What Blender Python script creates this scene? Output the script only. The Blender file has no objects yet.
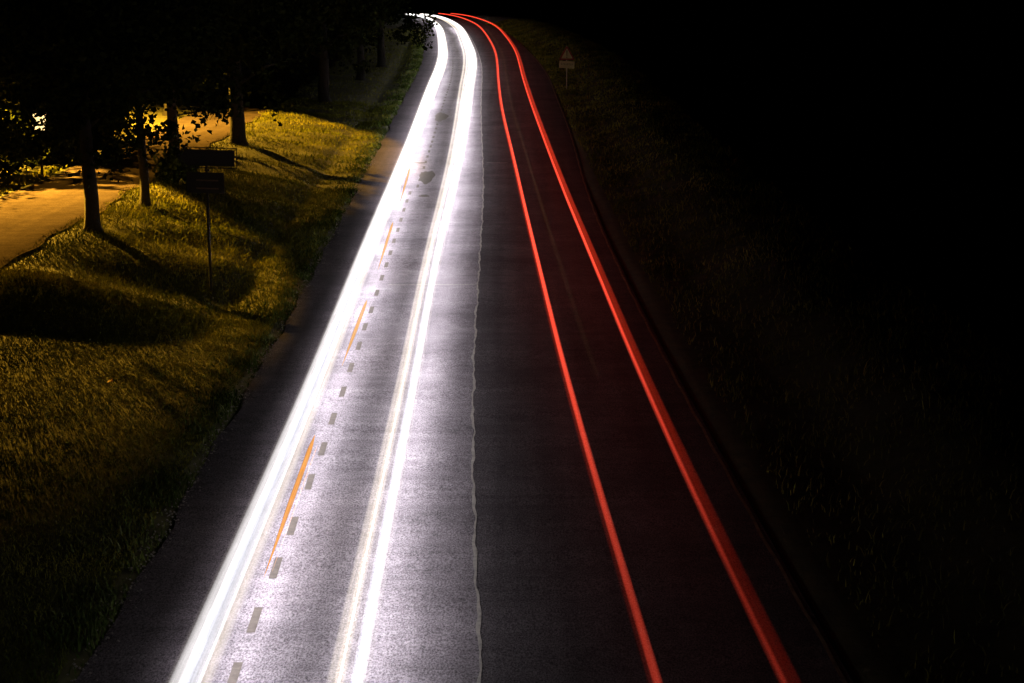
import bpy, math, random
import numpy as np
from mathutils import Vector, Matrix
random.seed(7); rng = np.random.default_rng(7)
S = bpy.context.scene
R = math.radians

# ---------------------------------------------------------------- camera
F = 1560.0; H = 6.5; PITCH = math.atan(356.5 / F)
cd = bpy.data.cameras.new('camera'); cam = bpy.data.objects.new('camera', cd)
S.collection.objects.link(cam); S.camera = cam
cd.sensor_width = 36.0; cd.lens = F / 1024 * 36; cd.clip_start = .1; cd.clip_end = 3000
cam.location = (0, 0, H); cam.rotation_euler = (math.pi / 2 - PITCH, 0, 0)

# ---------------------------------------------------------------- night sky
W = bpy.data.worlds.new('World'); S.world = W; W.use_nodes = True
W.node_tree.nodes['Background'].inputs[0].default_value = (.35, .4, .6, 1)
W.node_tree.nodes['Background'].inputs[1].default_value = .00025
S.view_settings.view_transform = 'Standard'; S.view_settings.look = 'None'
S.view_settings.exposure = 0; S.view_settings.gamma = 1
S.cycles.max_bounces = 5; S.cycles.transparent_max_bounces = 24
S.cycles.sample_clamp_indirect = 3

# lit by: two sodium street lamps (built below with their posts) and the vehicles' own lights
LAMP_W = (84000, 40000)
BEAM_W = 3.0

# ---------------------------------------------------------------- road alignment (s = metres along, u = metres right of centre)
K = np.array([0, 25, 45, 65, 90, 115, 140, 165, 190, 220, 260, 310, 380.])
HD = np.array([.0372, .0244, .0145, .0193, .01, .0478, .0498, .0778, .0904, .1146, .1456, .1844, .2387])
GR = np.array([-.0311, -.0099, .0136, .0285, .0265, .0180, .0106, .0037, -.0022, -.0086, -.0169, -.0272, -.0416])
SS = np.concatenate([np.arange(-30, 120, .5), np.arange(120, 381, 1.)])
_h = np.interp(SS, K, HD); _g = np.interp(SS, K, GR); _d = np.diff(SS)
_x = np.concatenate([[0], np.cumsum(_d * -np.sin(_h[:-1]))])
_y = np.concatenate([[0], np.cumsum(_d * np.cos(_h[:-1]))])
_z = np.concatenate([[0], np.cumsum(_d * _g[:-1])])
_i0 = int(np.searchsorted(SS, 0)); _x += .0167 - _x[_i0]; _y -= _y[_i0]; _z += .1994 - _z[_i0]
OK = [10, 22, 35, 50, 70, 95, 125, 160, 220, 300.]
OFF = dict(
 L=[-3.758, -3.805, -3.783, -3.95, -3.9, -3.98, -3.875, -3.875, -3.875, -3.875],
 R=[3.804, 3.798, 3.769, 3.75, 4.2, 4.248, 4.248, 4.248, 4.248, 4.248],
 S=[.229, .062, .207, .328, .231, .115, .305, .383, .383, .383],
 WL=[-2.448, -2.37, -2.473, -2.5, -2.42, -2.449, -2.47, -2.548, -2.493, -2.493],
 WR=[-1.08, -.92, -.90, -.76, -.64, -.69, -.70, -.741, -.708, -.708],
 RL=[1.652, 1.568, 1.551, 1.382, 1.124, 1.024, 1.264, 1.322, 1.244, 1.244],
 RR=[2.78, 2.797, 2.874, 2.727, 2.594, 2.432, 2.805, 3.058, 3.078, 3.08])
def smooth(a, b, x):
    t = np.clip((np.asarray(x, float) - a) / (b - a), 0, 1); return t * t * (3 - 2 * t)
def off(k, s):
    s = np.asarray(s, float); acc = 0
    for d, w in ((-6, .2), (-3, .2), (0, .2), (3, .2), (6, .2)): acc = acc + w * np.interp(s + d, OK, OFF[k])
    return acc
def road(s, u, h=0.):
    s = np.asarray(s, float); hd = np.interp(s, SS, _h)
    return np.stack([np.interp(s, SS, _x) + u * np.cos(hd), np.interp(s, SS, _y) + u * np.sin(hd), np.interp(s, SS, _z) + h], -1)
def lump(x, y, a=1.):
    v = 0
    for k, (fx, fy, p, w) in enumerate(((.9, .35, 1, .5), (-.5, 1.1, 2, .45), (1.9, 1.3, 3, .25), (2.7, -2.2, 4, .18), (4.1, 3.3, 5, .1), (-6.2, 4.9, .5, .07))):
        v = v + w * np.sin(x * fx + y * fy + p)
    return a * v
def ground(s, u):
    """height of the land at (s, u)"""
    s = np.asarray(s, float); u = np.asarray(u, float)
    zr = np.interp(s, SS, _z); a = -u
    # left side
    sn = s + .4 * np.sin(a * .6) - .9 * (1 - smooth(5.5, 8.5, a)); far = .55 * smooth(28.9, 34., sn) + .45 * smooth(28.3, 29.6, sn)
    low = zr + .03 + .5 * smooth(4.2, 9, a)
    plat = .80 + .8 * np.maximum(zr - .45, 0) + .25 * smooth(13, 20, a)
    ditch = -.13 * np.exp(-((a - 5.35) / .42) ** 2)
    bank = zr + .02 + ditch + (plat - zr) * (.75 * np.clip((a - 4.7) / 4.5, 0, 1) + .25 * smooth(4.7, 9.2, a))
    rim = .0 * np.exp(-((s - 31.4) / .9) ** 2) * smooth(6.0, 7.5, a)
    left = low * (1 - far) + bank * far + rim
    hollow = -.27 * np.exp(-((s - 34.0) / 1.25) ** 2 - ((a - 6.9) / 1.5) ** 2) + .16 * np.exp(-((s - 31.2) / 1.1) ** 2) * smooth(5.2, 6.6, a) * (1 - smooth(9.0, 11, a))
    ripple = .05 * np.sin(s * 1.75 + a * 1.1 + .8 * np.sin(s * .43)) * smooth(35, 37, s) * (1 - smooth(72, 90, s)) * smooth(4.9, 5.8, a) * (1 - smooth(7.9, 8.9, a))
    left = left + hollow + ripple
    onpath = smooth(8.9, 9.6, a) * (1 - smooth(13.2, 14, a))
    rough = lump(s * 1.0, u * 1.0, .03) * (.45 + .55 * smooth(29, 33, s)) * smooth(4.0, 5.0, a) * (1 - onpath)
    left = left + rough
    # right side: narrow verge and a low bank that falls away beyond it
    right = zr + .02 + .5 * smooth(5.2, 7.5, u) - 1.6 * smooth(9, 18, u) + lump(s * .8, u, .06) * smooth(4.4, 5.4, u)
    edge = np.where(u < 0, off('L', s) - .12, off('R', s) + .12)
    under = np.clip((np.abs(edge) - np.abs(u)) / .25, 0, 1)
    z = np.where(u < 0, left, right)
    return z * (1 - under) + (zr - .12) * under
def P(s, u, h=0.):
    p = road(s, u); return np.stack([p[..., 0], p[..., 1], ground(s, u) + h], -1)
def su(x, y):
    s = y
    for _ in range(6):
        hd = np.interp(s, SS, _h); px = np.interp(s, SS, _x); py = np.interp(s, SS, _y)
        dx, dy = x - px, y - py
        u = dx * np.cos(hd) + dy * np.sin(hd); s = s + (-dx * np.sin(hd) + dy * np.cos(hd))
    return float(s), float(u)
def on_ground(x, y):
    s, u = su(x, y); return Vector((x, y, float(ground(s, u))))
def lane_point(px, py, h):
    """where the line of sight through a photo pixel meets the surface h above the road"""
    cp, sp = math.cos(PITCH), math.sin(PITCH)
    dx, dv = (px - 512) / F, -(py - 341.5) / F
    d = np.array([dx, cp + dv * sp, -sp + dv * cp])
    for t in np.arange(8, 200, .02):
        q = d * t; s = q[1]
        if H + q[2] <= np.interp(s, SS, _z) + h: return su(q[0], q[1])

# ---------------------------------------------------------------- helpers
def tag(o, label=None, cat=None, group=None, kind=None):
    if label: o['label'] = label
    if cat: o['category'] = cat
    if group: o['group'] = group
    if kind: o['kind'] = kind
    return o
def empty(name, loc, rz=0, **k):
    o = bpy.data.objects.new(name, None); S.collection.objects.link(o)
    o.location = loc; o.rotation_euler = (0, 0, rz); o.empty_display_size = .2
    return tag(o, **k)
def link(name, me, mat, parent=None):
    o = bpy.data.objects.new(name, me); S.collection.objects.link(o)
    if mat: me.materials.append(mat)
    if parent: o.parent = parent
    return o
def mesh_np(name, V, Fc, attr=None, smooth_=False):
    """V (n,3) ; Fc (m,k) equal-size faces ; attr (n,) scalar per vertex called 'tint'"""
    me = bpy.data.meshes.new(name); V = np.asarray(V, np.float32); Fc = np.asarray(Fc, np.int32)
    me.vertices.add(len(V)); me.vertices.foreach_set('co', V.ravel())
    m, k = Fc.shape; me.loops.add(m * k); me.loops.foreach_set('vertex_index', Fc.ravel())
    me.polygons.add(m); me.polygons.foreach_set('loop_start', np.arange(0, m * k, k, dtype=np.int32))
    me.polygons.foreach_set('loop_total', np.full(m, k, np.int32))
    if smooth_: me.polygons.foreach_set('use_smooth', np.ones(m, bool))
    if attr is not None:
        a = me.attributes.new('tint', 'FLOAT', 'POINT'); a.data.foreach_set('value', np.asarray(attr, np.float32))
    me.update(calc_edges=True); me.validate(); return me
class MB:
    def __init__(s): s.v = []; s.f = []
    def quadgrid(s, rings, close=True, caps=True):
        b = len(s.v); n = len(rings[0])
        for r in rings: s.v += [tuple(p) for p in r]
        for i in range(len(rings) - 1):
            for j in range(n if close else n - 1):
                k = (j + 1) % n
                s.f.append((b + i * n + j, b + i * n + k, b + (i + 1) * n + k, b + (i + 1) * n + j))
        if caps and close:
            s.f.append(tuple(b + j for j in range(n))[::-1]); s.f.append(tuple(b + (len(rings) - 1) * n + j for j in range(n)))
        return s
    def tube(s, pts, rad, n=10, wob=0):
        pts = [Vector(p) for p in pts]; rings = []
        if not hasattr(rad, '__len__'): rad = [rad] * len(pts)
        up = Vector((.13, .97, .2)).normalized(); t0 = (pts[1] - pts[0]).normalized()
        if abs(t0.dot(up)) > .9: up = Vector((1, .1, 0)).normalized()
        for i, p in enumerate(pts):
            t = (pts[min(i + 1, len(pts) - 1)] - pts[max(i - 1, 0)]).normalized()
            a = t.cross(up).normalized(); b = t.cross(a)
            rings.append([p + (a * math.cos(2 * math.pi * j / n) + b * math.sin(2 * math.pi * j / n)) * rad[i] * (1 + wob * math.sin(j * 2.3 + i * 1.7)) for j in range(n)])
        return s.quadgrid(rings)
    def box(s, c, d, rot=None, bev=0.0):
        x, y, z = [q / 2 for q in d]; c = Vector(c)
        if bev:
            o = [(x - bev, z), (x, z - bev), (x, -z + bev), (x - bev, -z), (-x + bev, -z), (-x, -z + bev), (-x, z - bev), (-x + bev, z)]
        else: o = [(x, z), (x, -z), (-x, -z), (-x, z)]
        rg = []
        for yy in (-y, y):
            rg.append([(rot @ Vector((a, yy, b)) if rot else Vector((a, yy, b))) + c for a, b in o])
        return s.quadgrid(rg)
    def prism(s, outline, y0, y1):
        return s.quadgrid([[Vector((a, y0, b)) for a, b in outline], [Vector((a, y1, b)) for a, b in outline]])
    def build(s, name, mat, parent=None, smooth_=False):
        me = bpy.data.meshes.new(name); me.from_pydata([tuple(v) for v in s.v], [], s.f); me.update()
        import bmesh
        bm = bmesh.new(); bm.from_mesh(me); bmesh.ops.recalc_face_normals(bm, faces=bm.faces); bm.to_mesh(me); bm.free()
        if smooth_: me.polygons.foreach_set('use_smooth', [True] * len(me.polygons))
        return link(name, me, mat, parent)

# ---------------------------------------------------------------- materials
def M(name):
    m = bpy.data.materials.new(name); m.use_nodes = True; nt = m.node_tree
    return m, nt, nt.nodes, nt.links, nt.nodes['Principled BSDF']
def noise(nt, scale, detail=4, rough=.6, vec=None, dist=0):
    n = nt.nodes.new('ShaderNodeTexNoise'); n.inputs['Scale'].default_value = scale; n.inputs['Detail'].default_value = detail
    n.inputs['Roughness'].default_value = rough; n.inputs['Distortion'].default_value = dist
    if vec is None:
        tc = nt.nodes.get('tc') or nt.nodes.new('ShaderNodeTexCoord'); tc.name = 'tc'; vec = tc.outputs['Object']
    nt.links.new(vec, n.inputs['Vector']); return n
def ramp(nt, fac, stops):
    r = nt.nodes.new('ShaderNodeValToRGB'); e = r.color_ramp.elements
    while len(e) > 1: e.remove(e[-1])
    e[0].position = stops[0][0]; e[0].color = (*stops[0][1], 1)
    for p, c in stops[1:]:
        q = e.new(p); q.color = (*c, 1)
    nt.links.new(fac, r.inputs[0]); return r
def mix(nt, a, b, fac, mode='MIX'):
    m = nt.nodes.new('ShaderNodeMix'); m.data_type = 'RGBA'; m.blend_type = mode
    for sock, v in ((m.inputs[6], a), (m.inputs[7], b)):
        if isinstance(v, tuple): sock.default_value = (*v, 1)
        else: nt.links.new(v, sock)
    if isinstance(fac, float): m.inputs[0].default_value = fac
    else: nt.links.new(fac, m.inputs[0])
    return m.outputs[2]
def bump(nt, bs, h, strength, dist):
    b = nt.nodes.new('ShaderNodeBump'); b.inputs['Strength'].default_value = strength; b.inputs['Distance'].default_value = dist
    nt.links.new(h, b.inputs['Height']); nt.links.new(b.outputs[0], bs.inputs['Normal'])
def asphalt(name, dark, light, grain=34., rough=.92, fine=.5, spec=.12):
    m, nt, n, l, b = M(name)
    tc0 = n.new('ShaderNodeTexCoord'); tc0.name = 'tc'; mg = n.new('ShaderNodeMapping'); l.new(tc0.outputs['Object'], mg.inputs[0]); grain = grain * 1.4; mg.inputs['Scale'].default_value = (1, .5, 1)
    g = noise(nt, grain, 3, .8, mg.outputs[0]); big = noise(nt, .6, 5, .6); mid = noise(nt, 4.5, 4, .6)
    # faint marks running along the lane, from tyres and paving
    mp = n.new('ShaderNodeMapping'); tc = nt.nodes['tc']; l.new(tc.outputs['Object'], mp.inputs[0]); mp.inputs['Scale'].default_value = (2.2, .05, 1)
    trk = noise(nt, 1, 3, .5, mp.outputs[0])
    mp2 = n.new('ShaderNodeMapping'); l.new(tc.outputs['Object'], mp2.inputs[0]); mp2.inputs['Scale'].default_value = (.15, 5., 1)
    crs = noise(nt, 1, 3, .6, mp2.outputs[0])
    c = ramp(nt, g.outputs[0], [(.36, dark), (.64, light)]).outputs[0]
    c = mix(nt, c, ramp(nt, big.outputs[0], [(.3, (.62,) * 3), (.7, (1.25,) * 3)]).outputs[0], .8, 'MULTIPLY')
    c = mix(nt, c, ramp(nt, mid.outputs[0], [(.3, (.75,) * 3), (.7, (1.2,) * 3)]).outputs[0], .7, 'MULTIPLY')
    c = mix(nt, c, ramp(nt, trk.outputs[0], [(.3, (.7,) * 3), (.7, (1.2,) * 3)]).outputs[0], .7, 'MULTIPLY')
    c = mix(nt, c, ramp(nt, crs.outputs[0], [(.3, (.82,) * 3), (.7, (1.15,) * 3)]).outputs[0], .6, 'MULTIPLY')
    l.new(c, b.inputs['Base Color']); b.inputs['Roughness'].default_value = rough
    b.inputs['Specular IOR Level'].default_value = spec
    bump(nt, b, g.outputs[0], fine, .012); return m
def plain(name, col, rough=.7, var=.25, scale=6., metal=0., bmp=0.):
    m, nt, n, l, b = M(name); g = noise(nt, scale, 5, .65)
    lo = tuple(c * (1 - var) for c in col); hi = tuple(min(1, c * (1 + var)) for c in col)
    l.new(ramp(nt, g.outputs[0], [(.3, lo), (.7, hi)]).outputs[0], b.inputs['Base Color'])
    b.inputs['Roughness'].default_value = rough; b.inputs['Metallic'].default_value = metal
    if bmp: bump(nt, b, g.outputs[0], bmp, .03)
    return m
def foliage(name, cols, rough=.6, patch=.5):
    m, nt, n, l, b = M(name)
    a = n.new('ShaderNodeAttribute'); a.attribute_name = 'tint'
    big = noise(nt, patch, 5, .65)
    c = ramp(nt, a.outputs['Fac'], [(0, cols[0]), (.5, cols[1]), (1, cols[2])]).outputs[0]
    c = mix(nt, c, ramp(nt, big.outputs[0], [(.32, (.6, .65, .6)), (.5, (1, 1, 1)), (.68, (1.25, 1.15, 1.0))]).outputs[0], .85, 'MULTIPLY')
    l.new(c, b.inputs['Base Color']); b.inputs['Roughness'].default_value = rough; b.inputs['Specular IOR Level'].default_value = 0.
    return m
def light_mat(name, col, near, far, s0=14., s1=110., soft=1.6, clear=1.):
    """a lamp's trace over the road; stronger where the lamps point at the bridge from further off"""
    m = bpy.data.materials.new(name); m.use_nodes = True; nt = m.node_tree; n = nt.nodes; l = nt.links; n.clear()
    out = n.new('ShaderNodeOutputMaterial'); e = n.new('ShaderNodeEmission'); e.inputs[0].default_value = (*col, 1)
    a = n.new('ShaderNodeAttribute'); a.attribute_name = 'tint'
    mr = n.new('ShaderNodeMapRange'); l.new(a.outputs['Fac'], mr.inputs[0])
    mr.inputs[1].default_value = s0; mr.inputs[2].default_value = s1; mr.inputs[3].default_value = near; mr.inputs[4].default_value = far
    mp = n.new('ShaderNodeMapping'); tc = n.new('ShaderNodeTexCoord'); l.new(tc.outputs['Object'], mp.inputs[0]); mp.inputs['Scale'].default_value = (60, .12, 60)
    ns = n.new('ShaderNodeTexNoise'); ns.inputs['Scale'].default_value = 1; ns.inputs['Detail'].default_value = 2; l.new(mp.outputs[0], ns.inputs['Vector'])
    mm = n.new('ShaderNodeMapRange'); mm.inputs[1].default_value = .3; mm.inputs[2].default_value = .7; mm.inputs[3].default_value = .72; mm.inputs[4].default_value = 1.2
    l.new(ns.outputs[0], mm.inputs[0])
    mu = n.new('ShaderNodeMath'); mu.operation = 'MULTIPLY'; l.new(mr.outputs[0], mu.inputs[0]); l.new(mm.outputs[0], mu.inputs[1])
    l.new(mu.outputs[0], e.inputs[1])
    # soft profile: the air glows most through the middle of the trace and adds to what lies behind it
    ge = n.new('ShaderNodeNewGeometry'); dt = n.new('ShaderNodeVectorMath'); dt.operation = 'DOT_PRODUCT'
    al = n.new('ShaderNodeAttribute'); al.attribute_name = 'along'
    pr = n.new('ShaderNodeVectorMath'); pr.operation = 'DOT_PRODUCT'; l.new(ge.outputs['Incoming'], pr.inputs[0]); l.new(al.outputs['Vector'], pr.inputs[1])
    sc_ = n.new('ShaderNodeVectorMath'); sc_.operation = 'SCALE'; l.new(al.outputs['Vector'], sc_.inputs[0]); l.new(pr.outputs['Value'], sc_.inputs[3])
    sb_ = n.new('ShaderNodeVectorMath'); sb_.operation = 'SUBTRACT'; l.new(ge.outputs['Incoming'], sb_.inputs[0]); l.new(sc_.outputs[0], sb_.inputs[1])
    nm = n.new('ShaderNodeVectorMath'); nm.operation = 'NORMALIZE'; l.new(sb_.outputs[0], nm.inputs[0])
    l.new(ge.outputs['Normal'], dt.inputs[0]); l.new(nm.outputs[0], dt.inputs[1])
    ab = n.new('ShaderNodeMath'); ab.operation = 'ABSOLUTE'; l.new(dt.outputs['Value'], ab.inputs[0])
    pw_ = n.new('ShaderNodeMath'); pw_.operation = 'POWER'; pw_.inputs[1].default_value = soft; l.new(ab.outputs[0], pw_.inputs[0])
    m2 = n.new('ShaderNodeMath'); m2.operation = 'MULTIPLY'; l.new(mu.outputs[0], m2.inputs[0]); l.new(pw_.outputs[0], m2.inputs[1])
    l.new(m2.outputs[0], e.inputs[1])
    t = n.new('ShaderNodeBsdfTransparent'); t.inputs[0].default_value = (clear, clear, clear, 1); ad = n.new('ShaderNodeAddShader')
    l.new(e.outputs[0], ad.inputs[0]); l.new(t.outputs[0], ad.inputs[1]); l.new(ad.outputs[0], out.inputs[0])
    m.cycles.emission_sampling = 'FRONT_BACK' if far > 2 else 'AUTO'
    return m

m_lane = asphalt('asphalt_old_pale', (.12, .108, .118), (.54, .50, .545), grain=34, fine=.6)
def paint_beam_edge(m):  # weaker headlight beam beside the left trail, painted into the lane colour
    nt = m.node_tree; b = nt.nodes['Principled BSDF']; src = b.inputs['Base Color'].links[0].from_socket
    a = nt.nodes.new('ShaderNodeAttribute'); a.attribute_name = 'beam_edge_shade'
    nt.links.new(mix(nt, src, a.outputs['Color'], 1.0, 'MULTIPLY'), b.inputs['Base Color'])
paint_beam_edge(m_lane)
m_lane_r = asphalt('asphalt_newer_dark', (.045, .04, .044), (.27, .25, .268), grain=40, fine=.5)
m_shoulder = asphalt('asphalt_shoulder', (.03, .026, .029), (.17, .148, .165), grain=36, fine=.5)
m_path = asphalt('path_surface', (.055, .042, .045), (.092, .072, .075), grain=20, rough=1., fine=.2, spec=0.)
m_soil = plain('grassy_soil', (.06, .06, .018), .95, .5, 3., bmp=.6)
m_grass = foliage('grass_blades', ((.08, .10, .012), (.165, .175, .022), (.27, .26, .05)))
m_weed = foliage('weeds', ((.04, .07, .015), (.09, .13, .03), (.22, .25, .12)))
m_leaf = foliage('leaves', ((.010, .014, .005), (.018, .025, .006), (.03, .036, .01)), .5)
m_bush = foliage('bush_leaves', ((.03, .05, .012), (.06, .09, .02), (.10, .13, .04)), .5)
m_bark = plain('bark', (.016, .013, .010), .95, .5, 14, bmp=.8)
m_bark2 = plain('bark_pale', (.045, .03, .018), .95, .5, 14, bmp=.8)
m_seam = plain('joint_sealant', (.50, .48, .44), .7, .35, 9)
m_block = plain('faded_block_marking', (.105, .09, .075), .85, .3, 12)
m_line = plain('worn_edge_paint', (.30, .26, .16), .8, .5, 5)
m_patch = plain('repair_patch', (.10, .085, .07), .8, .3, 10)
m_kerb = plain('kerb_concrete', (.38, .35, .30), .9, .25, 5)
m_steel = plain('galvanised_steel', (.035, .035, .035), .6, .2, 20, metal=.4)
m_board = plain('sign_back_dark', (.012, .012, .013), .8, .3, 8)
m_stone = plain('edge_stones', (.22, .20, .19), .9, .5, 20)
m_white = plain('sign_white', (.42, .36, .17), .6, .15, 8)
m_red = plain('sign_red', (.25, .02, .02), .6, .15, 8)
m_black = plain('sign_black', (.01, .01, .01), .7, .1, 8)
m_litter = plain('dry_leaf', (.75, .35, .08), .8, .2, 30)

# ---------------------------------------------------------------- land
def sheet(name, s, u, hf, mat):
    """s (n,), u (n,m) -> a strip of ground"""
    n, m = u.shape; sg = np.repeat(s[:, None], m, 1)
    V = hf(sg, u).reshape(-1, 3); i = np.arange(n - 1)[:, None] * m + np.arange(m - 1)[None]
    Fc = np.stack([i, i + 1, i + m + 1, i + m], -1).reshape(-1, 4)
    return link(name, mesh_np(name, V, Fc, smooth_=True), mat)
sg = np.concatenate([np.arange(-28, 10, 2.), np.arange(10, 70, .3), np.arange(70, 130, 1.), np.arange(130, 380, 5.)])
ul = np.concatenate([-np.array([260, 180, 120, 80, 55, 40, 30, 25.]), np.arange(-21, -3.8, .22), [-3.7, -3.4, -1.5, 1.5, 3.6, 4.0], np.arange(4.2, 10, .25), np.arange(10, 20, 1.), [24, 30, 40, 60, 90, 150, 260]])
tag(sheet('ground', sg, np.repeat(ul[None], len(sg), 0), lambda s, u: P(s, u), m_soil), kind='structure')
# horizon land, lower down all round
mb = MB(); mb.v = [(-2500, -2500, -6), (2500, -2500, -6), (2500, 2500, -6), (-2500, 2500, -6)]; mb.f = [(0, 1, 2, 3)]
tag(mb.build('terrain', m_soil), kind='structure')

sr = np.concatenate([np.arange(-25, 10, 2.), np.arange(10, 130, 1.), np.arange(130, 380, 4.)])
def strip(name, a, b, mat, h, nseg=6, s=sr):
    t = np.linspace(0, 1, nseg)[None]; A = (a(s) if callable(a) else np.full(len(s), a))[:, None]; B = (b(s) if callable(b) else np.full(len(s), b))[:, None]
    return tag(sheet(name, s, A + (B - A) * t, lambda ss, uu: road(ss, uu, h), mat), kind='structure')
UD = lambda s: off('WL', s) + .52 + 0 * s     # joint under the block markings
ragL = lambda s: off('L', s) + .05 * np.sin(s * 2.1) + .04 * np.sin(s * 5.3 + 1)
PL = lambda s: off('WL', s) * 1.11 + .04
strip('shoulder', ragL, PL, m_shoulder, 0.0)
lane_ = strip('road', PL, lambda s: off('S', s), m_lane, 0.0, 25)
aa = lane_.data.attributes.new('beam_edge_shade', 'FLOAT', 'POINT'); tl = np.linspace(0, 1, 25)[None] * (off('S', sr) - PL(sr))[:, None] + .12 * np.sin(sr * .8)[:, None]
aa.data.foreach_set('value', (smooth(-.05, .6, tl) * .5 + .5).astype(np.float32).ravel())  # painted beam falloff, darkest along the left side of the lane
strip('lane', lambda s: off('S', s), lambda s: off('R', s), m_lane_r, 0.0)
# wandering sealed joint in the middle
s_f = np.arange(10, 200, .12)
wob = .012 * np.sin(s_f * 1.7) + .010 * np.sin(s_f * 4.3 + 1) + .007 * np.sin(s_f * 9.1 + 2) + np.cumsum(rng.normal(0, .0010, len(s_f)))
wob -= np.interp(s_f, np.linspace(10, 200, 40), np.interp(np.linspace(10, 200, 40), s_f, wob)) * .7
wd = .018 * (1 + .35 * np.sin(s_f * 2.9) + .2 * np.sin(s_f * 13))
u_ = off('S', s_f) + wob
strip('joint_line', lambda s: u_ - wd, lambda s: u_ + wd, m_seam, .005, 2, s_f)
# worn edge line on the right, thin one on the left
s_e = np.arange(10, 160, .5)
strip('edge_line', lambda s: off('R', s) - .10 + .01 * np.sin(s * 3), lambda s: off('R', s) - .055 + .01 * np.sin(s * 3), m_line, .004, 2, s_e)

# ---- dark block markings, one by one
blocks = [(234, 678), (255, 620), (276, 568), (293, 526), (310, 482), (323, 449), (333, 419), (343, 392), (351, 367.6), (359, 346), (365, 327), (371.5, 310), (377, 293), (382, 278), (386.5, 265), (390.5, 253), (394, 241), (398, 230), (401, 220), (404, 210), (407, 201), (410, 193)]
sb = [lane_point(px, py, 0) for px, py in blocks]
s_last = sb[-1][0]; k = 1
while s_last + 1.55 * k < 112: sb.append((s_last + 1.55 * k, float(off('WL', s_last + 1.55 * k)) + .55 + min(.15, .006 * k))); k += 1
words = {0: 'nearest to the bridge', 1: 'second from the bridge', 2: 'third from the bridge', 3: 'fourth from the bridge', 4: 'fifth from the bridge'}
for i, (s0, u0) in enumerate(sb):
    L = .72; tt = np.array([-.5, .5]); hw = .046
    V = [road(s0 + L * .5, u0 - hw - .006, .0045), road(s0 + L * .5, u0 + hw - .006, .0045), road(s0 - L * .5, u0 + hw, .0045), road(s0 - L * .5, u0 - hw, .0045)]
    me = bpy.data.meshes.new('block_marking'); me.from_pydata([tuple(v) for v in V], [], [(3, 2, 1, 0)]); me.update()
    o = link('block_marking', me, m_block)
    tag(o, kind='structure')
# repair patches in the lit lane
for (px, py, w, l_) in ((427, 177, .52, 3.2), (441, 117, .62, 3.6), (420, 163, .5, .45), (424, 196, .35, .5)):
    s0, u0 = lane_point(px, py, 0)
    V = []; n = 22
    for j in range(n):
        a = 2 * math.pi * j / n; r = 1 + .13 * math.sin(3 * a + px) + .07 * math.sin(7 * a)
        V.append(tuple(road(s0 + l_ / 2 * r * math.sin(a), u0 + w / 2 * r * math.cos(a), .004)))
    me = bpy.data.meshes.new('road_patch'); me.from_pydata(V, [], [tuple(range(n))]); me.update()
    tag(link('road_patch', me, m_patch), kind='structure')
# fine transverse joint
for (px, py) in ((430, 285), (480, 163)):
    s0, u0 = lane_point(px, py, 0)
    uu = np.linspace(-1.9, .2, 12) if py > 200 else np.linspace(.4, 1.2, 6)
    A = road(s0 + .03 * np.sin(uu * 5), uu, .0042); B = road(s0 + .05 + .03 * np.sin(uu * 5), uu, .0042)
    n = len(uu); Fc = np.array([[i, i + 1, n + i + 1, n + i] for i in range(n - 1)])
    tag(link('joint_line', mesh_np('joint_line', np.concatenate([A, B]), Fc), m_seam), kind='structure')

# ---- lit footpath beyond the trees with its kerb
s_p = np.arange(14, 150, .5)
def pe(s): return -9.55 - .10 * np.sin(s * .9) - .07 * np.sin(s * 2.3 + 1) - .25 * smooth(36, 31, s)
def pf(s): return -12.75 + .08 * np.sin(s * .7)
tt = np.linspace(0, 1, 8)[None]
uu = pe(s_p)[:, None] + (pf(s_p) - pe(s_p))[:, None] * tt
def path_h(s, u):
    p = road(s, u); z = np.maximum(ground(s, u), ground(s, u * 0 - 10.8)); return np.stack([p[..., 0], p[..., 1], z + .035], -1)
tag(sheet('path', s_p, uu[:, ::-1], path_h, m_path), kind='structure')
# kerb along the far side of the path
rings = []
for s in np.arange(14, 43, 1.):
    u = float(pf(s)); z = float(ground(s, -10.8)) + .035
    prof = [(0, -.1), (0, .10), (-.03, .13), (-.15, .13), (-.15, -.1)]
    rings.append([Vector((*road(s, u - .01 + a)[:2], z + b)) for a, b in prof])
mb = MB(); mb.quadgrid(rings); tag(mb.build('kerb', m_kerb), kind='structure')

# ---------------------------------------------------------------- grass (nobody could count it)
def blades(name, s, u, hmin, hmax, wid, mat, tint, lean=.5, base=0.):
    n = len(s); p = P(s, u, base - .01); ang = rng.uniform(0, 2 * np.pi, n); hgt = rng.uniform(hmin, hmax, n) * (.6 + .8 * rng.random(n) ** 2)
    dist = np.hypot(p[:, 0], p[:, 1]); w = wid * (.6 + dist / 30.)
    side = np.stack([np.cos(ang), np.sin(ang), 0 * ang], -1) * w[:, None]
    la = rng.uniform(0, 2 * np.pi, n); lm = rng.uniform(0, lean, n) * hgt
    ln = np.stack([np.cos(la) * lm, np.sin(la) * lm, 0 * la], -1); up = np.stack([0 * la, 0 * la, hgt], -1)
    V = np.stack([p - side, p + side, p + side * .7 + ln * .4 + up * .6, p - side * .7 + ln * .4 + up * .6, p + ln * 1.2 + up], 1).reshape(-1, 3)
    b = np.arange(n)[:, None] * 5
    F4 = np.concatenate([b + np.array([0, 1, 2, 3])], 0); F3 = b + np.array([3, 2, 4])
    Fq = np.concatenate([F4, np.concatenate([F3, F3[:, :1]], 1)], 0)[:len(F4)]
    # quads and tips as triangles only, to keep one face size
    T = np.concatenate([b + np.array([0, 1, 2]), b + np.array([0, 2, 3]), F3], 0)
    return link(name, mesh_np(name, V, T, np.repeat(tint, 5)), mat)
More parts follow.
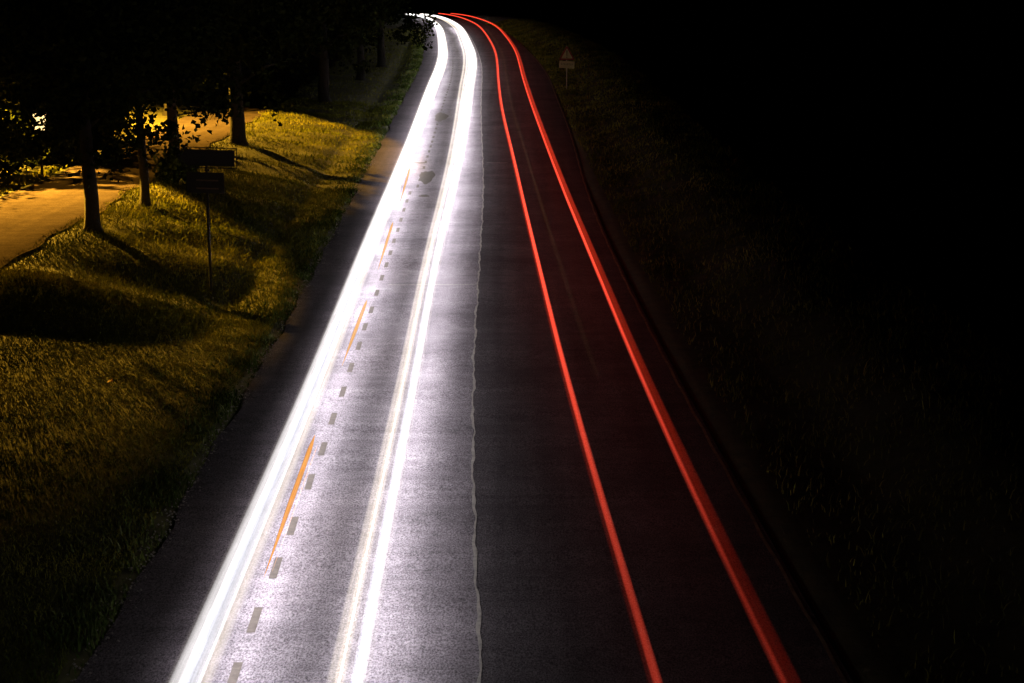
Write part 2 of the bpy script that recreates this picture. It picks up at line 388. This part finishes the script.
def scatter(n, s0, s1, a0, a1, power=1.0):
    s = s0 + (s1 - s0) * rng.random(n) ** power; a = a0 + (a1 - a0) * rng.random(n); return s, a
def field(n, s0, s1, u0, u1, clump=.5):
    s, u = scatter(int(n), s0, s1, u0, u1)
    d = lump(s * 2.3, u * 2.3) + .6 * lump(s * 5.1 + 3, u * 4.7)
    keep = rng.random(len(s)) < np.clip(.6 + clump * d, .12, 1)
    s, u = s[keep], u[keep]
    x = road(s, u)[:, 0]; y = road(s, u)[:, 1]
    keep = (x > -.36 * y - 1.2) & (x < .36 * y + 1) & ~((u < pe(s) - .16) & (u > pf(s) - .2) & (u < 0))
    return s[keep], u[keep]
def tints(s, u):
    return np.clip(.5 + .28 * lump(s * 1.1 + 5, u * 1.3) + rng.normal(0, .14, len(s)), 0, 1)
s1, u1 = field(430000, 12, 32, -12.5, -4.0, .12)
s2, u2 = field(170000, 30, 52, -13.5, -4.05, .2)
s3, u3 = field(60000, 52, 80, -13.0, -4.1)
s4, u4 = field(30000, 80, 170, -12.0, -4.1)
tag(blades('grass', s1, u1, .022, .062, .0048, m_grass, tints(s1, u1), .8), kind='stuff', cat='grass', label='short mown yellowish grass in the left foreground')
sA = np.concatenate([s2, s3, s4]); uA = np.concatenate([u2, u3, u4])
tag(blades('grass', sA, uA, .035, .125, .0055, m_grass, tints(sA, uA), 1.1), kind='stuff', cat='grass', label='longer rough grass on the bank and ditch under the trees')
s5, u5 = field(100000, 12, 190, 4.25, 9.5)
tag(blades('grass', s5, u5, .05, .16, .008, m_grass, tints(s5, u5), .8), kind='stuff', cat='grass', label='dim rough grass on the verge right of the road')
# ragged greener growth along the left road edge
s6 = 12 + 120 * rng.random(26000) ** 1.5; u6 = off('L', s6) - .02 - np.abs(rng.normal(0, .38, len(s6))) + .10 * np.clip(lump(s6 * 3, s6), 0, 1)
keep = rng.random(len(s6)) < np.clip(.55 + .9 * lump(s6 * 2.9, u6 * 2.0), .06, 1); s6, u6 = s6[keep], u6[keep]
tag(blades('verge_weeds', s6, u6, .035, .13, .009, m_weed, tints(s6, u6), 1.), kind='stuff', cat='weeds', label='ragged green weeds along the left edge of the asphalt')
# crumbled stones at that edge
n = 1500; ss = rng.uniform(12, 60, n); uu = off('L', ss) + rng.normal(-.03, .09, n); c = P(ss, uu, .0); c[:, 2] = np.maximum(c[:, 2], road(ss, uu)[:, 2]) + .006
r = rng.uniform(.006, .024, n); octv = np.array([[1, 0, 0], [-1, 0, 0], [0, 1, 0], [0, -1, 0], [0, 0, .8], [0, 0, -.8]])
V = (c[:, None] + octv[None] * r[:, None, None] * rng.uniform(.6, 1.3, (n, 6, 1))).reshape(-1, 3)
of = np.array([[0, 2, 4], [2, 1, 4], [1, 3, 4], [3, 0, 4], [2, 0, 5], [1, 2, 5], [3, 1, 5], [0, 3, 5]])
tag(link('gravel', mesh_np('gravel', V, (np.arange(n)[:, None, None] * 6 + of[None]).reshape(-1, 3)), m_stone), kind='stuff', cat='gravel', label='crumbled pale stones along the left edge of the asphalt')

# ---------------------------------------------------------------- trees
LEAF = np.array([(0, -.5), (.30, -.30), (.5, .0), (.24, .12), (.0, .55), (-.24, .12), (-.5, .0), (-.30, -.30)])
def leaves_mesh(name, centres, rad, per, size):
    n = len(centres) * per
    c = np.repeat(centres, per, 0) + rng.normal(0, 1, (n, 3)) * np.repeat(rad, per)[:, None] * np.array([.5, .5, .42])
    a = rng.normal(0, 1, (n, 3)); a /= np.linalg.norm(a, axis=1, keepdims=True)
    b = np.cross(a, rng.normal(0, 1, (n, 3))); b /= np.linalg.norm(b, axis=1, keepdims=True)
    sz = size * rng.uniform(.6, 1.25, n)
    V = c[:, None] + (a[:, None] * LEAF[None, :, :1] + b[:, None] * LEAF[None, :, 1:]) * sz[:, None, None]
    # fold along the midrib
    nn = np.cross(a, b); V += nn[:, None] * (np.abs(LEAF[None, :, :1]) * .35) * sz[:, None, None]
    Fc = np.arange(n * 8).reshape(n, 8)
    return mesh_np(name, V.reshape(-1, 3), Fc, np.repeat(np.clip(rng.normal(.5, .25, n), 0, 1), 8))
def crown_centres(n, rx, ry, z0, z1):
    v = rng.normal(0, 1, (n, 3)); v /= np.linalg.norm(v, axis=1, keepdims=True)
    rr = rng.uniform(.45, 1.0, n)[:, None]; v = v * rr
    v[:, 2] = np.where(v[:, 2] < 0, v[:, 2] * .9, v[:, 2])
    lob = 1 + .22 * np.sin(3 * np.arctan2(v[:, 1], v[:, 0]) + 4 * v[:, 2]) + .1 * np.sin(7 * np.arctan2(v[:, 1], v[:, 0]))
    return np.stack([v[:, 0] * rx * lob, v[:, 1] * ry * lob, (z0 + z1) / 2 + v[:, 2] * (z1 - z0) / 2], -1)
def make_tree(name, loc, th, tr, crown, label, nclus=430, per=26, leaf=.17, bark=None, extra=None, group=None, cat='tree', flare=1.5):
    t = empty(name, loc, 0, label=label, cat=cat, group=group)
    rx, ry, z0, z1 = crown
    m = MB(); hs = [-.15, 0, .12, .35, .8, 1.4, th * .55, th]
    m.tube([(.03 * math.sin(h * 2.2), .03 * math.cos(h * 1.7), h) for h in hs], [tr * flare * 1.1, tr * flare, tr * 1.22, tr * 1.06, tr, tr * .95, tr * .82, tr * .45], 14, .05)
    m.build('trunk', bark or m_bark, t, True)
    for k in range(9):
        a = k * 2.4 + .5; h0 = z0 + (.1 + .55 * (k / 9)) * (z1 - z0) * .8 - .2; h0 = min(h0, th - .2)
        e = Vector((math.cos(a) * rx * .75, math.sin(a) * ry * .75, h0 + .9 + .12 * k))
        b0 = Vector((0, 0, h0)); mid = (b0 + e) / 2 + Vector((0, 0, .25))
        l_ = MB(); l_.tube([b0, mid, e], [tr * .38, tr * .24, .02], 7, .05); l_.build('limb', bark or m_bark, t, True)
    C = crown_centres(nclus, rx, ry, z0, z1)
    if extra is not None: C = np.concatenate([C, np.array(extra)])
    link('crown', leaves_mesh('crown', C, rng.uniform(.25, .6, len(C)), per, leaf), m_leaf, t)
    return t
G = 'trees between the grass bank and the footpath'
base = lambda px_x, Y: on_ground(px_x, Y)
# drooping sprays: local offsets (x, y, z)
t1 = make_tree('park_tree', base(-10.05, 37.0), 4.6, .165, (2.1, 2.2, 2.2, 7.2), 'nearest dark tree beside the lit path, leafy sprays hanging beside its trunk', leaf=.14, per=34, extra=[(.25, -.3, 1.75), (.45, -.3, 1.55), (.6, -.2, 1.9), (1.0, 0, 2.0), (-.5, -.4, 1.75), (-1.0, -.4, 2.0)] + [(-2.9 + k * .16, .2 + .5 * math.sin(k * 2.7), 2.15 + .3 * math.cos(k * 2.1)) for k in range(16)] + [(-1.45 + .5 * math.sin(k * 2.1), -.6 + .3 * math.sin(k * 1.3), 2.35 + .45 * math.cos(k * 1.7)) for k in range(9)], group=G)
t2 = make_tree('park_tree', base(-9.85, 41.6), 4.6, .12, (2.1, 2.2, 2.3, 7.4), 'slim dark tree directly left of the sign boards, second from the bridge', extra=[(-.8, -.5, 1.8), (-.5, -.5, 1.5)] + [(-.8 + k * .16, -.2 + .5 * math.sin(k * 2.2), 1.9 + .2 * math.cos(k * 1.9)) for k in range(13)] + [(1.1 + k * .16, .3 * math.sin(k * 2.2), 2.75 + .2 * math.cos(k * 1.4)) for k in range(10)], group=G)
t3 = make_tree('park_tree', base(-10.15, 57.9), 5.2, .27, (3.2, 4.0, 1.75, 9), 'thickest trunk above the sign boards, flared at its foot', nclus=560, leaf=.2, extra=[(1.2, 0, 2.2), (1.45, 0, 1.8), (1.5, -.1, 1.4), (.5, 0, 2.1), (-1.9, -.5, 1.7), (-2.3, -.4, 1.9), (-1.3, 0, 2.0)], group=G)
t4 = make_tree('park_tree', base(-10.95, 50.6), 5.0, .17, (2.2, 2.6, 2.3, 8.5), 'brownish lit trunk rising behind the leafy bush by the sign', bark=m_bark2, nclus=430, leaf=.2, group=G)
def copy_tree(o, loc, rz, sc, label, group=None):
    c = o.copy(); S.collection.objects.link(c); c.location = loc; c.rotation_euler = (0, 0, rz); c.scale = (sc,) * 3
    c['label'] = label
    if group: c['group'] = group
    for ch in list(o.children):
        d = ch.copy(); S.collection.objects.link(d); d.parent = c
    return c
copy_tree(t3, base(-15.2, 70), 1.2, .95, 'unlit tree on the far side of the path behind the thick flared trunk', G)
copy_tree(t3, base(-9.4, 79), 2.6, 1.0, 'unlit tree standing in the dark beyond the last lit grass', G)
copy_tree(t1, base(-8.9, 93), .6, 1.3, 'unlit tree in the dark beside the far left verge', G)
# tree leaning its twigs over the far carriageway
t5 = make_tree('roadside_tree', base(-8.6, 104), 5.5, .25, (2.6, 3.0, 2.2, 10), 'dark tree whose leafy twigs hang in front of the far headlight trails', nclus=420, leaf=.22, per=26,
    extra=[(2.3, -3, 3.0), (2.6, -3, 2.7), (2.8, -3, 2.4), (3.0, -3, 2.1), (2.2, -3, 2.3), (2.5, -3, 2.0), (3.1, -3, 2.6), (1.9, -3, 2.6), (2.0, -3, 3.1), (2.7, -3, 1.75), (3.0,-3,1.6), (1.6,-3,2.0),(1.6,-3,2.7),(1.3,-3,2.3)] + [(2.4 + 1.1 * math.sin(k * 2.4), -3.2, 2.6 + .75 * math.cos(k * 1.9)) for k in range(7)])
# leafy bush beside the sign
def bush(loc, rx, rz, label, n=60, leaf=.12, mat=None, per=22):
    b = empty('bush', loc, 0, label=label, cat='bush')
    for k in range(5):
        a = k * 1.3; m = MB(); m.tube([(0, 0, -.05), (math.cos(a) * rx * .3, math.sin(a) * rx * .3, rz * .5), (math.cos(a) * rx * .6, math.sin(a) * rx * .6, rz * .9)], [.025, .018, .006], 6); m.build('stem', m_bark, b)
    C = crown_centres(n, rx, rx, .05, rz)
    link('crown', leaves_mesh('crown', C, rng.uniform(.12, .3, len(C)), per, leaf), mat or m_bush, b); return b
bush(base(-9.95, 46.3), .62, 1.05, 'small leafy bush behind the left end of the sign boards', 70, .13)
hs_ = np.arange(33, 64, .16); hn = len(hs_) * 3; hq = np.repeat(hs_, 3) + rng.normal(0, .1, hn)
hu = -14.35 + rng.uniform(-.45, .45, hn); hz = np.tile([.3, .75, 1.15], len(hs_)) + rng.normal(0, .1, hn)
hp = P(hq, hu); hp[:, 2] += hz
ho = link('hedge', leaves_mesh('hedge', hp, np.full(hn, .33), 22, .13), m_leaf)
tag(ho, 'low dark hedge running along the far side of the lit footpath', 'hedge')
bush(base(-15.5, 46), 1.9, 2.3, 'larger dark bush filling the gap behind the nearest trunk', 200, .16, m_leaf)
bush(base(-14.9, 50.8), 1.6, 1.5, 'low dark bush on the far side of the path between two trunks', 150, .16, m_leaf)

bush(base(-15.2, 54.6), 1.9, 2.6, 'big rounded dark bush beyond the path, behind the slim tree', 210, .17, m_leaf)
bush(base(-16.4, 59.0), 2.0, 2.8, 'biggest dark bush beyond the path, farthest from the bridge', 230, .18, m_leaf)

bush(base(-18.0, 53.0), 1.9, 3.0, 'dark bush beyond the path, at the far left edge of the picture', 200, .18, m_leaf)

# ---------------------------------------------------------------- street lamps (sodium)
m_head = plain('lamp_housing', (.08, .08, .08), .5, .1, 10)
def glow_mat(name, col, st):
    m = bpy.data.materials.new(name); m.use_nodes = True; n = m.node_tree.nodes; b = n['Principled BSDF']
    b.inputs['Base Color'].default_value = (.8, .8, .8, 1); b.inputs['Emission Color'].default_value = (*col, 1); b.inputs['Emission Strength'].default_value = st; return m
m_sodium = glow_mat('sodium_lamp', (1, .55, .12), 30)
def street_lamp(loc, rz, h, watt, label, cone=172, tilt=0, roll=0):
    t = empty('street_lamp', loc, rz, label=label, cat='street lamp', group='sodium street lamps along the footpath')
    m = MB(); m.tube([(0, 0, -.1), (0, 0, .9), (0, 0, h - .3), (.04, 0, h), (.25, 0, h + .18), (.6, 0, h + .2)], [.07, .06, .045, .04, .035, .03], 12); m.build('pole', m_steel, t, True)
    m = MB(); m.box((.85, 0, h + .22), (.62, .26, .12), None, .03); m.build('lamp_head', m_head, t)
    m = MB(); m.box((.88, 0, h + .145), (.42, .18, .03), None, .01); m.build('lamp_glass', m_sodium, t)
    ld = bpy.data.lights.new('sodium_light', 'SPOT'); ld.energy = watt; ld.color = (1.0, .50, .035); ld.shadow_soft_size = .10
    ld.spot_size = R(cone); ld.spot_blend = .03
    lo = bpy.data.objects.new('sodium_light', ld); S.collection.objects.link(lo); lo.parent = t; lo.location = (.88, 0, h + .08); lo.rotation_euler = (-R(tilt), R(roll), 0)
    return t
street_lamp(base(-19.4, 46), 0, 3.9, LAMP_W[0], 'street lamp just outside the left picture edge, lighting the nearest trunks', cone=142.7, tilt=14, roll=8)
street_lamp(base(-18.5, 64), 0, 5.4, LAMP_W[1], 'street lamp hidden in the foliage behind the tree with the flared trunk', cone=146, tilt=6, roll=8)
# lantern glimpsed through the leaves at the far left
ln = empty('lantern', base(-14.35, 47.6), 0, label='pale lantern glimpsed through dark leaves at the far left', cat='lantern')
m = MB(); m.tube([(0, 0, -.1), (0, 0, 1.35)], .035, 10); m.build('pole', m_steel, ln)
m_lant = glow_mat('lantern_glass', (1, .70, .28), 2.2)
m = MB(); m.tube([(0, 0, 1.35), (0, 0, 1.4), (0, 0, 1.85), (0, 0, 1.9)], [.10, .17, .22, .1], 14); m.build('lantern_glass', m_lant, ln, True)
m = MB(); m.tube([(0, 0, 1.9), (0, 0, 1.95), (0, 0, 2.05)], [.25, .2, .04], 14); m.build('cap', m_head, ln, True)

# ---------------------------------------------------------------- signs
# two direction boards seen from behind on one post
DS = 34.6; b0 = base(-304 / F * DS * 1.01, DS)
sg_ = empty('direction_sign', b0, R(-6), label='two dark direction boards seen from behind on one thin post in the grass', cat='sign')
sg_.rotation_euler = (0, R(1.0), R(-6))
def w(px): return (px - 207.5) / F * DS
zt = lambda py: H - DS * math.tan(PITCH + math.atan((py - 341.5) / F)) - b0.z
m = MB(); m.tube([(0.02, 0, -.2), (0, 0, 1.2), (-.02, 0, zt(160))], .032, 12); m.build('post', m_steel, sg_, True)
out = [(w(180), zt(157)), (w(187), zt(149.5)), (w(236), zt(149.5)), (w(236), zt(165.5)), (w(187), zt(165.5))]
m = MB(); m.prism(out, -.05, -.035); up_ = m.build('upper_board', m_board, sg_)
o2 = [(w(177.5), zt(157)), (w(186), zt(147.3)), (w(238.5), zt(147.3)), (w(238.5), zt(167.5)), (w(186), zt(167.5))]
m = MB()
for i in range(5):
    a, b = o2[i], o2[(i + 1) % 5]; m.tube([(a[0], -.045, a[1]), (b[0], -.045, b[1])], .011, 6)
m.build('frame', m_board, up_)
for x_ in (w(190), w(212), w(233)):
    for z_, z2 in ((zt(149.5), zt(147.3)), (zt(165.5), zt(167.5))):
        m = MB(); m.tube([(x_, -.045, z_), (x_, -.045, z2)], .008, 5); m.build('bracket', m_board, up_)
m = MB(); m.box(((w(187) + w(225)) / 2, -.045, zt(182.5)), ((w(225) - w(187)), .02, .46), None, .01); lo_ = m.build('lower_board', m_board, sg_)
m_rail = plain('rail_metal', (.16, .12, .09), .5, .3, 12, metal=.3)
for z_ in (zt(180), zt(188)):
    m = MB(); m.box((w(208), -.064, z_), (.50, .016, .03)); m.build('rail', m_rail, lo_)
for z_ in (zt(170), zt(180), zt(188)):
    m = MB(); m.box((0, -.005, z_), (.11, .07, .04), None, .01); m.build('clamp', m_steel, sg_)

# warning triangle with plate on the right verge
s_w, u_w = 88.5, 4.9; pw = P(s_w, u_w)
ws = empty('warning_sign', tuple(pw), R(4), label='red bordered warning triangle above a small text plate on the right verge', cat='sign')
m = MB(); m.tube([(0, 0, -.3), (0, 0, 2.4)], .035, 10); m.build('post', plain('post_paint', (.45, .38, .28), .6, .15, 8), ws, True)
def tri(r): return [(0, r), (r * .866, -r * .5), (-r * .866, -r * .5)]
def rounded(r, c=.12):
    T = tri(r); o = []
    for i in range(3):
        p0 = Vector(T[i]); pa = Vector(T[i - 1]); pb = Vector(T[(i + 1) % 3])
        o += [tuple(p0 + (pa - p0).normalized() * c * r), tuple(p0 + (pb - p0).normalized() * c * r)]
    return o
zc = 1.90
m = MB(); m.prism([(a, b + zc) for a, b in rounded(.53)], -.05, -.035); tp = m.build('triangle_plate', m_red, ws)
m = MB(); m.prism([(a, b + zc) for a, b in rounded(.37, .06)], -.055, -.0505); m.build('triangle_face', m_white, tp)
m = MB(); m.prism([(-.028, zc + .26), (.028, zc + .26), (.018, zc - .06), (-.018, zc - .06)], -.061, -.0555); m.prism([(-.025, zc - .10), (.025, zc - .10), (.025, zc - .155), (-.025, zc - .155)], -.061, -.0555); m.build('exclamation_mark', m_black, tp)
zp = 1.37
m = MB(); rt = Matrix.Rotation(R(4), 3, 'Y'); m.box((0.0, -.045, zp), (.86, .015, .40), rt, .012); pl = m.build('text_plate', m_white, ws)
for k_ in range(8):       # an unreadable row of lettering
    m = MB(); x_ = -.30 + k_ * .085; hh = random.choice((.10, .13, .08))
    m.box((x_, -.056, zp + .03 - x_ * .07), (.018, .006, hh), rt); m.box((x_ + .022, -.056, zp + .03 - x_ * .07 + random.choice((-.035, 0, .035))), (.03, .006, .02), rt)
    m.build('letter', m_black, pl)

# ---------------------------------------------------------------- light trails of the passing traffic
def tube_mesh(name, c, rr, s, origin, k=16):
    T = np.gradient(c, axis=0); T /= np.linalg.norm(T, axis=1, keepdims=True)
    A = np.cross(T, np.array([0, 0, 1.])); A /= np.linalg.norm(A, axis=1, keepdims=True); B = np.cross(A, T)
    a = np.linspace(0, 2 * np.pi, k, endpoint=False); n = len(s)
    V = c[:, None] + (A[:, None] * np.cos(a)[None, :, None] + B[:, None] * np.sin(a)[None, :, None]) * (rr * np.ones(n))[:, None, None] - origin
    i = (np.arange(n - 1)[:, None] * k + np.arange(k)[None]); j = (np.arange(n - 1)[:, None] * k + (np.arange(k)[None] + 1) % k)
    me = mesh_np(name, V.reshape(-1, 3), np.stack([i, j, j + k, i + k], -1).reshape(-1, 4), np.repeat(s, k), True)
    at = me.attributes.new('along', 'FLOAT_VECTOR', 'POINT'); at.data.foreach_set('vector', np.repeat(T, k, 0).astype(np.float32).ravel())
    return me
def trail(name, key, h, strands, label, s0=9., s1=330., fat=0., beam=0., aim=0., spread=130):
    t = empty(name, tuple(road(s0, float(off(key, s0)), h)), 0, label=label, cat='light trail')
    inv = Vector(t.location)
    for (o_near, o_far, dh, r0, mat) in strands:
        s = np.concatenate([np.arange(s0, 40, 1.), np.arange(40, 120, 2.), np.arange(120, s1, 4.)])
        d = o_near + (o_far - o_near) * smooth(15, 110, s)
        c = road(s, off(key, s) + d, h + dh)
        link('light_streak', tube_mesh('light_streak', c, r0 * (1 + fat * smooth(18, 85, s)), s, np.array(inv)), mat, t)
    if beam:      # the dipped beams themselves, thrown down and towards the bridge
        cuts = [9, 12, 15, 18, 22, 27, 33, 40, 48, 58, 70, 84, 100, 120, 145, 175]
        for a_, b_ in zip(cuts[:-1], cuts[1:]):
            sm = (a_ + b_) / 2; L = b_ - a_
            ld = bpy.data.lights.new('dipped_beam', 'AREA'); ld.shape = 'RECTANGLE'; ld.size = .16; ld.size_y = L
            ld.color = (1.0, .93, 1.0); kf = float(smooth(38, 75, sm)) if key == 'WL' else 0.; ld.spread = R(spread + 22 * kf)
            ld.energy = BEAM_W * beam * L * (1 + 1.0 * float(smooth(22, 80, sm)) - 1.2 * float(smooth(50, 110, sm)))
            lo = bpy.data.objects.new('dipped_beam', ld); S.collection.objects.link(lo); lo.parent = t
            lo.location = Vector(road(sm, float(off(key, sm)), h - .10)) - inv
            lo.rotation_euler = (math.atan(float(np.interp(sm, SS, _g))), -R(aim * (1 - 1.5 * kf)), float(np.interp(sm, SS, _h)))
    return t
wh = light_mat('headlight_white', (1, .97, .98), .33, .85)
blu = light_mat('headlight_bluish', (.80, .86, 1.0), .30, .8)
crm = light_mat('headlight_cream', (1, .86, .66), .125, .40)
dim = light_mat('headlight_faint', (.9, .82, .72), .06, .25)
trail('headlight_trail', 'WL', .65, [
    (-.10, -.20, 0, .075, wh), (-.04, -.05, .01, .050, wh), (.02, .10, -.01, .075, blu), (.08, .20, 0, .085, crm), (.13, .27, -.03, .06, crm), (-.13, -.27, 0, .075, dim), (.17, .33, -.02, .05, dim), (.10, .24, .02, .018, blu)],
    'broad white headlight trail on the left, nearest the grass verge', fat=.3, beam=2.9, aim=15, spread=150, s1=245)
trail('headlight_trail', 'WR', .65, [
    (.105, .42, 0, .052, wh), (.09, .28, -.02, .045, wh), (.07, .14, -.02, .05, blu), (-.08, -.16, 0, .05, crm), (-.085, -.10, .01, .03, crm), (-.07, -.02, .01, .014, wh), (-.14, -.30, -.02, .05, crm), (.15, .50, 0, .05, dim), (-.02, .1, -.03, .07, dim), (-.16, -.36, -.02, .04, dim), (-.045, .03, .0, .03, crm)],
    'white and cream headlight trail in the middle of the pale lane', fat=.25, beam=1.8, aim=16, spread=134, s1=245)
red = light_mat('tail_red', (1, .08, .04), .11, .44, 14, 31)
red2 = light_mat('tail_red_edge', (1, .07, .035), .035, .42, 15, 37)
redd = light_mat('tail_red_dark', (1, .05, .016), .016, .22, 15, 55)
trail('taillight_trail', 'RL', .8, [(.025, 0, 0, .046, red), (-.02, -.04, 0, .045, redd), (.01, .04, .02, .04, red2)], 'single thick red taillight trail right of the wandering joint', fat=.12, s1=235)
trail('taillight_trail', 'RR', .8, [(-.055, -.08, 0, .042, red2), (-.05, -.08, 0, .022, red2), (.055, .08, 0, .046, redd), (0, 0, -.02, .045, redd)], 'outer red taillight trail nearest the right verge, split by a darker band', fat=.12, s1=235)
fa = light_mat('plate_light', (1, .66, .25), .0012, .013, 20, 80)
trail('plate_light_trail', 'RL', .75, [(.52, .46, 0, .05, fa)], 'very faint brownish trail between the two red trails', s0=24, s1=150)

def streak(p0, p1, h, r, mat, label):
    (sa, ua), (sb_, ub) = lane_point(*p0, h), lane_point(*p1, h)
    t = np.linspace(0, 1, 14); s = sa + (sb_ - sa) * t; u = ua + (ub - ua) * t
    c = road(s, u, h); rad = r * np.clip(np.minimum(t * 9, (1 - t) * 2.2) + .05, .05, 1)
    mid = Vector(c[7]); o = link('indicator_flash', tube_mesh('indicator_flash', c, rad, s, np.array(mid)), mat); o.location = mid
    return tag(o, label, 'light trail', 'orange indicator flashes beside the left headlight trail')
am = light_mat('indicator_amber', (1, .36, .004), .66, .62, soft=.7, clear=.4); am2 = light_mat('indicator_faint', (1, .30, .05), .3, .3)
am3 = light_mat('indicator_pale', (1, .46, .08), .64, .62, soft=.7, clear=.45)
streak((315, 435), (264, 577), .66, .032, am, 'longest orange indicator flash, nearest the bridge')
streak((317.5, 445), (272, 572), .60, .010, am2, 'hair-thin orange flash right beside the longest one')
streak((367, 300), (342, 366), .66, .032, am3, 'orange indicator flash in the middle of the row, second from the bridge')
streak((393, 222), (378, 270), .66, .032, am3, 'pale orange indicator flash, third from the bridge')
streak((410, 168), (400, 202), .66, .030, am3, 'shortest pale orange flash, farthest from the bridge')

# small dry leaf in the grass
p = base(-6.55, 25.7)
s_, u_l = lane_point(110, 373, .45); p = Vector(tuple(P(s_, u_l, .10)))
m = MB(); m.v = [(-.05, -.02, 0), (0, -.05, .02), (.05, 0, .01), (.02, .05, .05), (-.03, .04, .03)]; m.f = [(0, 1, 2, 3, 4)]
m.v += [(x_, y_, z_ - .006) for x_, y_, z_ in m.v[:5]]; m.f += [(9, 8, 7, 6, 5)]
o = m.build('fallen_leaf', m_litter); o.location = p; tag(o, 'small bright orange dry leaf lying in the foreground grass', 'leaf')
